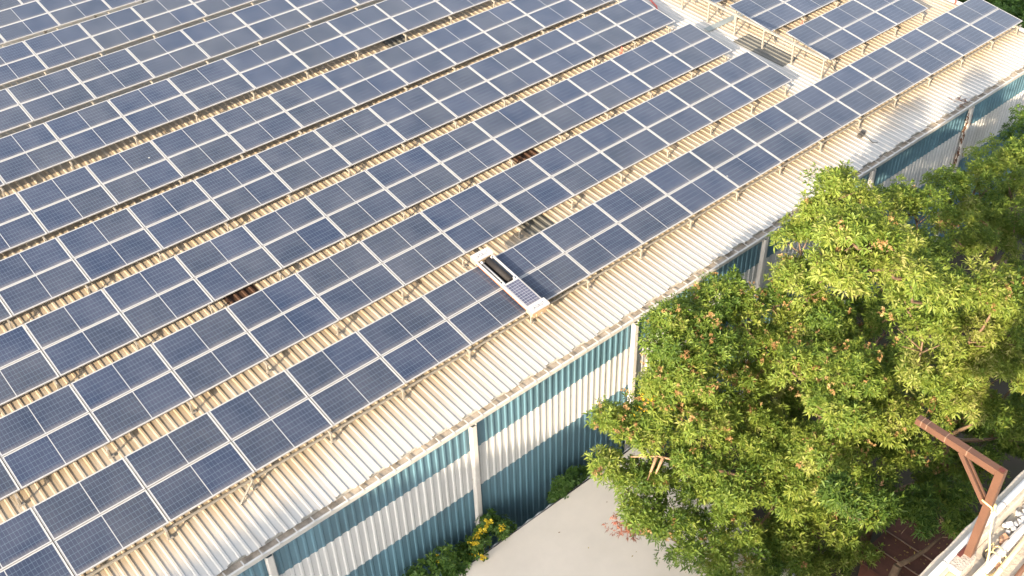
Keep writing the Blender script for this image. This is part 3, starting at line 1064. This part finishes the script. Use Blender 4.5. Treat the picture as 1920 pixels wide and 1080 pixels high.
tree('dark_tree', 'dark green shaded tree between the parapet and the sunlit trees', 'tree', (15.4, -10.5, -8), T['T6'], m='leafA', leaf=0.19, dry=0.05, group=GRP, tint_shift=-0.22)  # leaf tint lowered: the shade on this tree is put into its colour
tree('leafy_tree', 'low tree with a bare pale bough, spreading over the cream canopy', 'tree', (14.1, -8.0, -8), T['T7'], dry=0.14, group=GRP,
     pink=[(9.35, -5.7, -2.7, 0.16, 34), (9.75, -5.95, -2.9, 0.14, 26), (12.75, -7.0, -2.35, 0.2, 70)],
     branches=[[(13.1, -7.4, -2.6), (12.4, -7.0, -2.0), (11.7, -6.4, -1.6), (10.8, -5.6, -1.2), (10.2, -5.2, -1.1)], [(10.9, -5.7, -1.25), (10.6, -5.75, -1.6)], [(10.75, -5.6, -1.2), (10.35, -5.7, -1.7)], [(12.2, -6.8, -1.9), (11.9, -7.0, -2.4)]])
tree('dark_tree', 'dark tree beyond the right end of the warehouse roof, nearer one', 'tree', (47.4, 4.8, -8), T['T8'], m='leafD', leaf=0.34, dens=8, per=22, cr=0.6, trunk_r=0.2, group='trees beyond the warehouse')
tree('dark_tree', 'dark tree beyond the right end of the warehouse roof, farther one', 'tree', (57, 10.0, -8), T['T8b'], m='leafD', leaf=0.34, dens=8, per=22, cr=0.6, trunk_r=0.2, group='trees beyond the warehouse')
tree('leafy_tree', 'small tree against the wall just right of the rust-streaked downpipe', 'tree', (34.2, -3.5, -8), T['T9'], m='leafD', group=GRP, tint_shift=0.15)


def shrub(label, lobes, flowers=0, leaf=0.13, tint=0.0):
    cx = sum(q_[0] for q_ in lobes) / len(lobes)
    cy = sum(q_[1] for q_ in lobes) / len(lobes)
    t = thing('shrub', label, 'shrub', (cx, cy, -8), 'shrubs along the foot of the wall')
    base = np.array((cx, cy, -8))
    q = MB()
    for (x, y, z, r) in lobes:
        q.tube([(cx + (x - cx) * 0.3, cy, -8), (x, y, (z - 8) / 2), (x, y, z)], [0.035, 0.025, 0.01], 5)
    put(q, 'stems', MT['bark'], t)
    pts, axs, tn, cls = clumps(lobes, 34, 14, 0.17)
    me = leaves_mesh('foliage', pts - base, axs, leaf * rng.uniform(0.8, 1.2, len(pts)), np.clip(tn + tint, 0, 1), MT['leafD'], 6, 0.42)
    o = link('foliage', me, t)
    o['kind'] = 'stuff'
    if flowers:
        pick = cls[rng.choice(len(cls), min(flowers, len(cls)), replace=False)]
        for c_ in pick:
            k = 9
            off = np.array([-0.08, -0.12, 0.16])
            pp = c_ + off + rng.normal(0, 0.05, (k, 3))
            me = leaves_mesh('flower_cluster', pp - base, rng.normal(size=(k, 3)), np.full(k, 0.07), rng.uniform(0, 1, k), MT['petal'], 5, 0.8, 0.1, (0.5, 1.6))
            link('flower_cluster', me, t)['kind'] = 'stuff'


shrub('low green shrub at the bottom edge between wall and cream canopy', [(5.39, -2.3, -4.6, 0.4), (5.96, -2.3, -4.52, 0.35), (6.45, -2.35, -4.92, 0.35), (5.19, -2.3, -4.78, 0.5), (6.13, -2.5, -5.08, 0.3)], 3)
shrub('yellow-flowered shrub at the foot of the second downpipe', [(7.07, -2.3, -5.03, 0.32), (7.33, -2.25, -4.7, 0.3), (8.02, -2.25, -4.81, 0.3), (7.68, -2.2, -4.45, 0.28), (6.81, -2.35, -5.37, 0.3), (8.09, -2.4, -4.97, 0.22)], 11)
shrub('small dark shrub alone against the lower blue wall sheets', [(10.67, -2.25, -5.02, 0.3), (11.11, -2.25, -5.13, 0.28), (10.35, -2.35, -5.18, 0.25), (11.52, -2.3, -5.28, 0.2), (10.09, -2.4, -5.16, 0.16)], 0)
shrub('shrub full of yellow-orange blooms half hidden behind the tree by the third downpipe', [(14.26, -2.2, -3.97, 0.4), (14.75, -2.3, -3.88, 0.45), (13.81, -2.3, -4.18, 0.35), (14.85, -2.5, -4.63, 0.45)], 26)

# dead creeper on the right downpipe and on the gutter
b = MB()
for i in range(70):
    z = rng.uniform(-3.4, -1.0)
    sgn = -1 if rng.uniform() < 0.65 else 1
    x = 32.43 + sgn * rng.uniform(0.09, 0.22)
    y = YW - 0.06 - rng.uniform(0, 0.1)
    b.tube([(x, y, z), (x + rng.normal(0, 0.06), y - rng.uniform(0, 0.05), z - rng.uniform(0.05, 0.25))], [0.022, 0.008], 4)
o = tag(b.obj('dead_creeper', MT['vine']), 'dead brown creeper clinging to the far right downpipe', 'creeper')
b = MB()
for i in range(16):
    a0 = (31.9 + rng.uniform(-0.3, 0.35), -1.55 + rng.uniform(-0.15, 0.35), -0.53 + rng.uniform(0, 0.03))
    b.tube([a0, (a0[0] + rng.normal(0, 0.2), a0[1] + rng.normal(0, 0.12), a0[2] + rng.uniform(0, 0.06))], [0.018, 0.006], 4)
tag(b.obj('dead_creeper', MT['vine']), 'dry dark twigs lying over the gutter near the far right downpipe', 'creeper')
b = MB()
b.box(26.95, 27.15, -0.5, -0.34, zroof(-0.4) + 0.02, zroof(-0.4) + 0.12)
b.box(27.2, 27.36, -0.42, -0.28, zroof(-0.4) + 0.02, zroof(-0.4) + 0.1)
b.tube([(27.0, -0.2, -0.2), (27.1, -0.6, -0.42), (27.05, -0.95, -0.49), (27.2, -1.05, -0.5)], 0.014, 5)
tag(b.obj('cable_connector', MT['cable']), 'dark cable end and connector lying on the roof below the front row', 'cable connector')

# ------------------------------------------------------------------ cream canopy beside the wall
cn = thing('canopy', 'flat cream sheet canopy beside the striped wall', 'canopy', (6, -5.6, -8))
b = MB()
ny, nx = 10, 30
vs = []
for j in range(ny + 1):
    for i in range(nx + 1):
        x = -3 + (13.5 + 3) * i / nx
        y = -2.64 - (8.8 - 2.64) * j / ny
        z = -5.0 + 0.035 * math.exp(-((y + 3.8 + (x - 8.2) * 0.62) / 0.22) ** 2) * (1 if x > 6 else 0) + 0.02 * math.sin(x * 1.1) * math.sin(y * 0.9)
        vs.append((x, y - 0.02 * math.sin(x * 0.7), z))
b.add(vs, [(j * (nx + 1) + i, (j + 1) * (nx + 1) + i, (j + 1) * (nx + 1) + i + 1, j * (nx + 1) + i + 1) for j in range(ny) for i in range(nx)], 0, True)
put(b, 'top_sheet', MT['slab'], cn)
b = MB()
b.box(-3, 13.5, -2.635, -2.61, -5.14, -4.995)
b.box(-3, 13.5, -8.83, -8.8, -5.14, -5.0)
put(b, 'edge_strip', MT['rubber'], cn)
b = MB()
pr = []
for i in range(int(16.5 / 0.05)):
    x = -3 + 0.05 * i
    pr.append((x, -5.13 + 0.03 * math.sin(2 * PI * x / 0.42)))
n = len(pr)
b.add([(x, -2.50, z) for x, z in pr] + [(x, -8.9, z) for x, z in pr], [(i, i + 1, n + i + 1, n + i) for i in range(n - 1)])
put(b, 'corrugated_underlay', MT['whiteclad'], cn)
for x in (-2.8, 2.6, 8.0, 13.2):
    for y in (-3.0, -8.4):
        q = MB()
        q.box(x - 0.06, x + 0.06, y - 0.06, y + 0.06, -8, -5.17)
        put(q, 'post', MT['steel'], cn)
b = MB()
pts = np.column_stack([rng.uniform(9, 13, 26), rng.uniform(-7.5, -3.5, 26), np.full(26, -4.93)])
me = leaves_mesh('leaf_litter', pts, np.tile([0, 0, 1.0], (26, 1)), np.full(26, 0.09), rng.uniform(0, 1, 26), MT['litter'], 1, 0.4, 0.0, (1.3, 1.6))
o = link('leaf_litter', me)
o['kind'] = 'stuff'
tag(o, 'few fallen leaves scattered on the cream canopy', 'leaves')

# ------------------------------------------------------------------ rusty shed roof below the trees
sh = thing('rusty_shed', 'low shed with rust brown sheet roof under the dark tree beside the parapet', 'shed', (17.5, -11, -8))
b = MB()
b.box(15.9, 19.0, -13.4, -9.25, -6.62, -6.5)
put(b, 'roof', MT['rust'], sh)
b = MB()
b.box(16.0, 18.9, -13.3, -9.4, -8, -6.62)
put(b, 'wall', MT['rust'], sh)
for xo in (16.75, 17.5):
    q = MB()
    q.tube([(xo - 0.1, -9.2, -6.46), (xo + 0.05, -13.4, -6.46)], 0.022, 6)
    put(q, 'conduit', MT['conduit'], sh)
pts = np.column_stack([rng.uniform(16.2, 18.4, 90), rng.uniform(-11.6, -9.4, 90), np.full(90, -6.48)])
me = leaves_mesh('leaf_litter', pts, np.tile([0, 0, 1.0], (90, 1)) + rng.normal(0, .2, (90, 3)), np.full(90, 0.1), rng.uniform(0, 1, 90), MT['litter'], 1, 0.4, 0.0, (1.2, 1.6))
o = link('leaf_litter', me)
o['kind'] = 'stuff'
tag(o, 'fallen yellow leaves lying on the rusty shed roof', 'leaves')

# ------------------------------------------------------------------ building in the foreground (lower right)
fb = thing('unfinished_building', 'unfinished building in the lower right corner, only its plastered roof edge visible', 'building', (12, -20, -8))
b = MB()
b.box(-4, 30, -32, -16.42, -8, 4)  # unseen base storey, added to keep low sun off the dark tree
put(b, 'shade_podium', MT['render'], fb)
for z in (7.5, 11.0):  # unseen floors, shaped as an open frame so low sun reaches the trees
    b = MB()
    b.box(-0.8, 30, -32, -16.5, z, z + 0.15)
    put(b, 'floor_slab', MT['plaster'], fb)
for x in (1.2, 6, 11, 16, 21, 26, 29.7):
    for y in (-16.8, -22, -27, -31.7):
        b = MB()
        b.box(x - 0.2, x + 0.2, y - 0.2, y + 0.2, 4, 14.9)
        put(b, 'column', MT['concrete'], fb)
b = MB()
nx = 60
prof = [(-16.409, 14.9), (-16.409, 15.095), (-16.413, 15.10), (-16.495, 15.10), (-16.50, 15.095), (-16.505, 15.03)]
vs, fs = [], []
for i in range(nx + 1):
    x = -0.8 + 3.4 * i / nx
    for (y, z) in prof:
        vs.append((x, y + 0.0025 * math.sin(x * 23) + rng.normal(0, 0.0012), z + rng.normal(0, 0.001)))
n = len(prof)
for i in range(nx):
    for j in range(n - 1):
        fs.append((i * n + j, (i + 1) * n + j, (i + 1) * n + j + 1, i * n + j + 1))
b.add(vs, fs)
b.box(2.6, 30, -16.52, -16.409, 14.9, 15.1)
put(b, 'parapet', MT['plaster'], fb)
b = MB()
nx, ny = 50, 16
vs = []
for j in range(ny + 1):
    for i in range(nx + 1):
        x = -0.8 + 3.4 * i / nx
        y = -16.506 - 0.5 * j / ny
        vs.append((x, y, 15.03 - 0.01 * min(1, j / 3) + rng.normal(0, 0.0016)))
b.add(vs, [(j * (nx + 1) + i, (j + 1) * (nx + 1) + i, (j + 1) * (nx + 1) + i + 1, j * (nx + 1) + i + 1) for j in range(ny) for i in range(nx)])
b.box(-0.8, 30, -32, -17.006, 14.9, 15.02)
b.box(2.6, 30, -17.0, -16.521, 14.9, 15.018)
put(b, 'roof_slab', MT['plaster'], fb)

# PVC conduit on the parapet
cp = thing('conduit_pipe', 'single white PVC pipe running along the top of the parapet', 'pipe', (0, -16.466, 15.12))
b = MB()
b.tube([(-0.8, -16.466, 15.119), (0.12, -16.464, 15.119), (2.5, -16.468, 15.119)], 0.0175, 14)
put(b, 'pipe', MT['pipe'], cp)
for x in (-0.205, 0.36, 0.95):
    q = MB()
    q.tube([(x, -16.465, 15.119), (x + 0.004, -16.465, 15.119)], 0.0186, 14)
    put(q, 'joint', MT['cable'], cp)
# bundle of three pipes, tied
for i, (dy, dz) in enumerate(((0, 0.012), (-0.024, 0.012), (-0.012, 0.033))):
    b = MB()
    b.tube([(-0.5, -16.588 + dy, 15.03 + dz), (0.6, -16.59 + dy, 15.03 + dz), (2.4, -16.595 + dy, 15.035 + dz)], 0.0115, 10)
    tag(b.obj('bundle_pipe', MT['pipe']), ['outer white pipe of the tied bundle on the roof edge', 'inner white pipe of the tied bundle on the roof edge', 'top white pipe of the tied bundle on the roof edge'][i], 'pipe', 'white pipes tied in a bundle')
b = MB()
for x in (0.07, 0.12):
    ring = [(x + 0.012 * math.sin(a * 2), -16.602 + 0.037 * math.cos(a), 15.052 + 0.034 * math.sin(a)) for a in np.linspace(0, 2 * PI, 15)]
    b.tube(ring, 0.0042, 6)
    b.tube([ring[0], (x + 0.03, -16.55, 15.06), (x + 0.02, -16.54, 15.035)], 0.0038, 6)
tag(b.obj('rope_tie', MT['rope']), 'yellow cord tied round the bundle of three white pipes', 'rope')
# bamboo poles
b = MB()
b.tube([(-0.2, -16.672, 15.06), (0.3, -16.642, 15.06), (1.5, -16.57, 15.07)], 0.0125, 9)
for x in (0.02, 0.3, 0.62):
    b.tube([(x, -16.659 + (x - 0.02) * 0.06, 15.06), (x + 0.006, -16.659 + (x - 0.02) * 0.06, 15.06)], 0.014, 9)
tag(b.obj('bamboo_pole', MT['bamboo']), 'pale bamboo pole lying beside the white pipe bundle', 'pole')
b = MB()
b.tube([(-0.1, -16.74, 15.04), (0.6, -16.70, 15.045), (1.5, -16.66, 15.05)], 0.012, 8)
tag(b.obj('wooden_pole', MT['brown']), 'brown pole in the extreme lower right corner', 'pole')


def rock(x, y, z, r, m, name, label, group):
    v0_ = []
    import itertools
    for (a, b_, c_) in itertools.product((-1, 1), repeat=3):
        k = r * rng.uniform(0.6, 1.05)
        v0_.append((a * k, b_ * k, c_ * k * 0.7))
    q = MB()
    q.add(v0_, [(0, 1, 3, 2), (4, 6, 7, 5), (0, 4, 5, 1), (2, 3, 7, 6), (0, 2, 6, 4), (1, 5, 7, 3)])
    o = q.obj(name, m)
    o.location = (x, y, z)
    o.rotation_euler = (rng.uniform(-.4, .4), rng.uniform(-.4, .4), rng.uniform(0, 6))
    return tag(o, label, 'stone', group)


for i in range(34):
    x = rng.uniform(0.27, 0.62)
    y = -16.53 - (0.06 * rng.uniform() if x > 0.3 else 0.03 * rng.uniform()) + 0.02
    rock(x, y - 0.015, 15.035 + rng.uniform(0, 0.015), rng.uniform(0.009, 0.017), MT['stone'], 'stone', 'grey stone in the loose rubble heap between parapet and pipe bundle', 'grey rubble stones on the roof edge')
for i, (x, y) in enumerate(((0.235, -16.566), (0.215, -16.575), (0.06, -16.635))):
    rock(x, y, 15.035, 0.022, MT['brick'], 'brick_fragment', ['larger brick piece at the near end of the rubble', 'smaller brick piece at the near end of the rubble', 'brick piece beside the bamboo pole'][i], 'brick pieces on the roof edge')
b = MB()
for k in range(5):
    rr = 0.018 + 0.004 * k
    b.tube([(0.085 + rr * math.cos(a) * 1.3, -16.562 + rr * math.sin(a) * 0.75, 15.03 + 0.003 * k) for a in np.linspace(0, 2 * PI, 17)], 0.0016, 5)
tag(b.obj('wire_coil', MT['cable']), 'small tangle of dark wire by the pole base', 'wire')

# pedestal and gallows post
pd = MB()
pd.box(-0.20, -0.055, -16.552, -16.482, 14.95, 15.135)
tag(pd.obj('concrete_pedestal', MT['concrete']), 'rough grey concrete block at the foot of the brown gallows post', 'block')
b = MB()
b.box(-0.36, -0.205, -16.56, -16.50, 15.04, 15.09)
tag(b.obj('wood_offcut', MT['wood']), 'pale wood offcut beside the concrete block at the bottom edge', 'wood')
gp = thing('gallows_post', 'red-brown square steel post with horizontal arm and braces, standing on the parapet', 'post', (-0.06, -16.53, 15.1))
TW = 0.038
base_p = Vector((-0.065, -16.515, 15.03))
top_p = Vector((-0.115, -16.53, 15.815))
b = MB()
b.bar(base_p, top_p, TW, TW, upv=(0, 1, 0))
post = put(b, 'upright', MT['brown'], gp)
b = MB()
b.bar(top_p + Vector((0, 0, 0.0005)), top_p + Vector((0, 0, 0.002)), TW * 0.62, TW * 0.62, upv=(0, 1, 0))  # solid dark cap, painting the shade inside the open tube
put(b, 'dark_end_cap', MT['dark_fill'], gp)
b = MB()
arm_a = top_p + Vector((0, TW / 2 + 0.001, -TW / 2))
arm_b = Vector((-0.115, -16.085, 15.815))
b.bar(arm_a, arm_b, TW, TW)
arm = put(b, 'arm', MT['brown'], gp)
for k in (0.35, 0.62, 0.86, 0.93):
    q = MB()
    c = arm_a.lerp(arm_b, k)
    q.box(c.x - TW / 2 - 0.001, c.x + TW / 2 + 0.001, c.y - 0.002, c.y + 0.002, c.z - 0.01, c.z + TW / 2 + 0.001)
    put(q, 'scuff_band', MT['bolt'], gp)
for dx in (-0.012, 0.012):
    q = MB()
    q.bar(arm_a.lerp(arm_b, 0.42) + Vector((dx, 0, -TW / 2)), base_p.lerp(top_p, 0.66) + Vector((dx, TW / 2, 0)), 0.012, 0.022)
    put(q, 'brace', MT['brown'], gp)
q = MB()
q.box(-0.125, -0.02, -16.50, -16.48, 15.10, 15.14)  # small dark block at the foot of the post
put(q, 'base_dark_block', MT['dark_fill'], gp)
# yellow rope tied on the post
b = MB()
c = base_p.lerp(top_p, 0.66)
h = TW / 2 + 0.005
loop = [c + Vector((-h, h, 0.03)), c + Vector((-h, -h, 0.02)), c + Vector((0, -h, -0.02)), c + Vector((h, -h, -0.045)), c + Vector((h, h, -0.03)), c + Vector((-h, h, 0.03))]
b.tube(loop, 0.005, 7)
kn = c + Vector((h + 0.002, -h - 0.002, -0.05))
for k in range(6):
    v = Vector(rng.normal(size=3)).normalized() * 0.014
    b.tube([kn - v, kn + v], 0.0062, 6)
b.tube([kn, kn + Vector((0.0, 0.005, 0.05))], 0.006, 6)
b.tube([kn, kn + Vector((0.004, -0.02, -0.15)), Vector((-0.06, -16.60, 15.22)), Vector((-0.06, -16.615, 15.06)), Vector((-0.045, -16.63, 15.04)), Vector((0.05, -16.66, 15.03))], 0.0052, 7)
tag(b.obj('yellow_rope', MT['rope']), 'yellow rope knotted round the brown post and hanging to the roof', 'rope')

# ------------------------------------------------------------------ neighbouring building on the left, which shades the lower left wall
nb = thing('neighbour_building', 'plain cream building outside the frame at left, shading the lower wall', 'building', (-60, -30, -8))
b = MB()
b.box(-80, -40.4, -40, -16.6, -8, 14.6)
put(b, 'wall', MT['render'], nb)
b = MB()
b.box(-80.2, -40.3, -40.2, -16.5, 14.602, 15.1)
put(b, 'roof', MT['plaster'], nb)
wm = MB()
wm.box(0, 0.06, -0.6, 0.6, 0, 1.3)
wmm = wm.mesh('window', MT['pane'])
for z in (-6.5, -3, 0.5, 4, 7.5, 11):
    for y in (-37, -32, -27, -22):
        o = link('window', wmm, nb)
        o.location = (-40.4 + 60, y + 30, z + 8)
print('panels', panel_count)
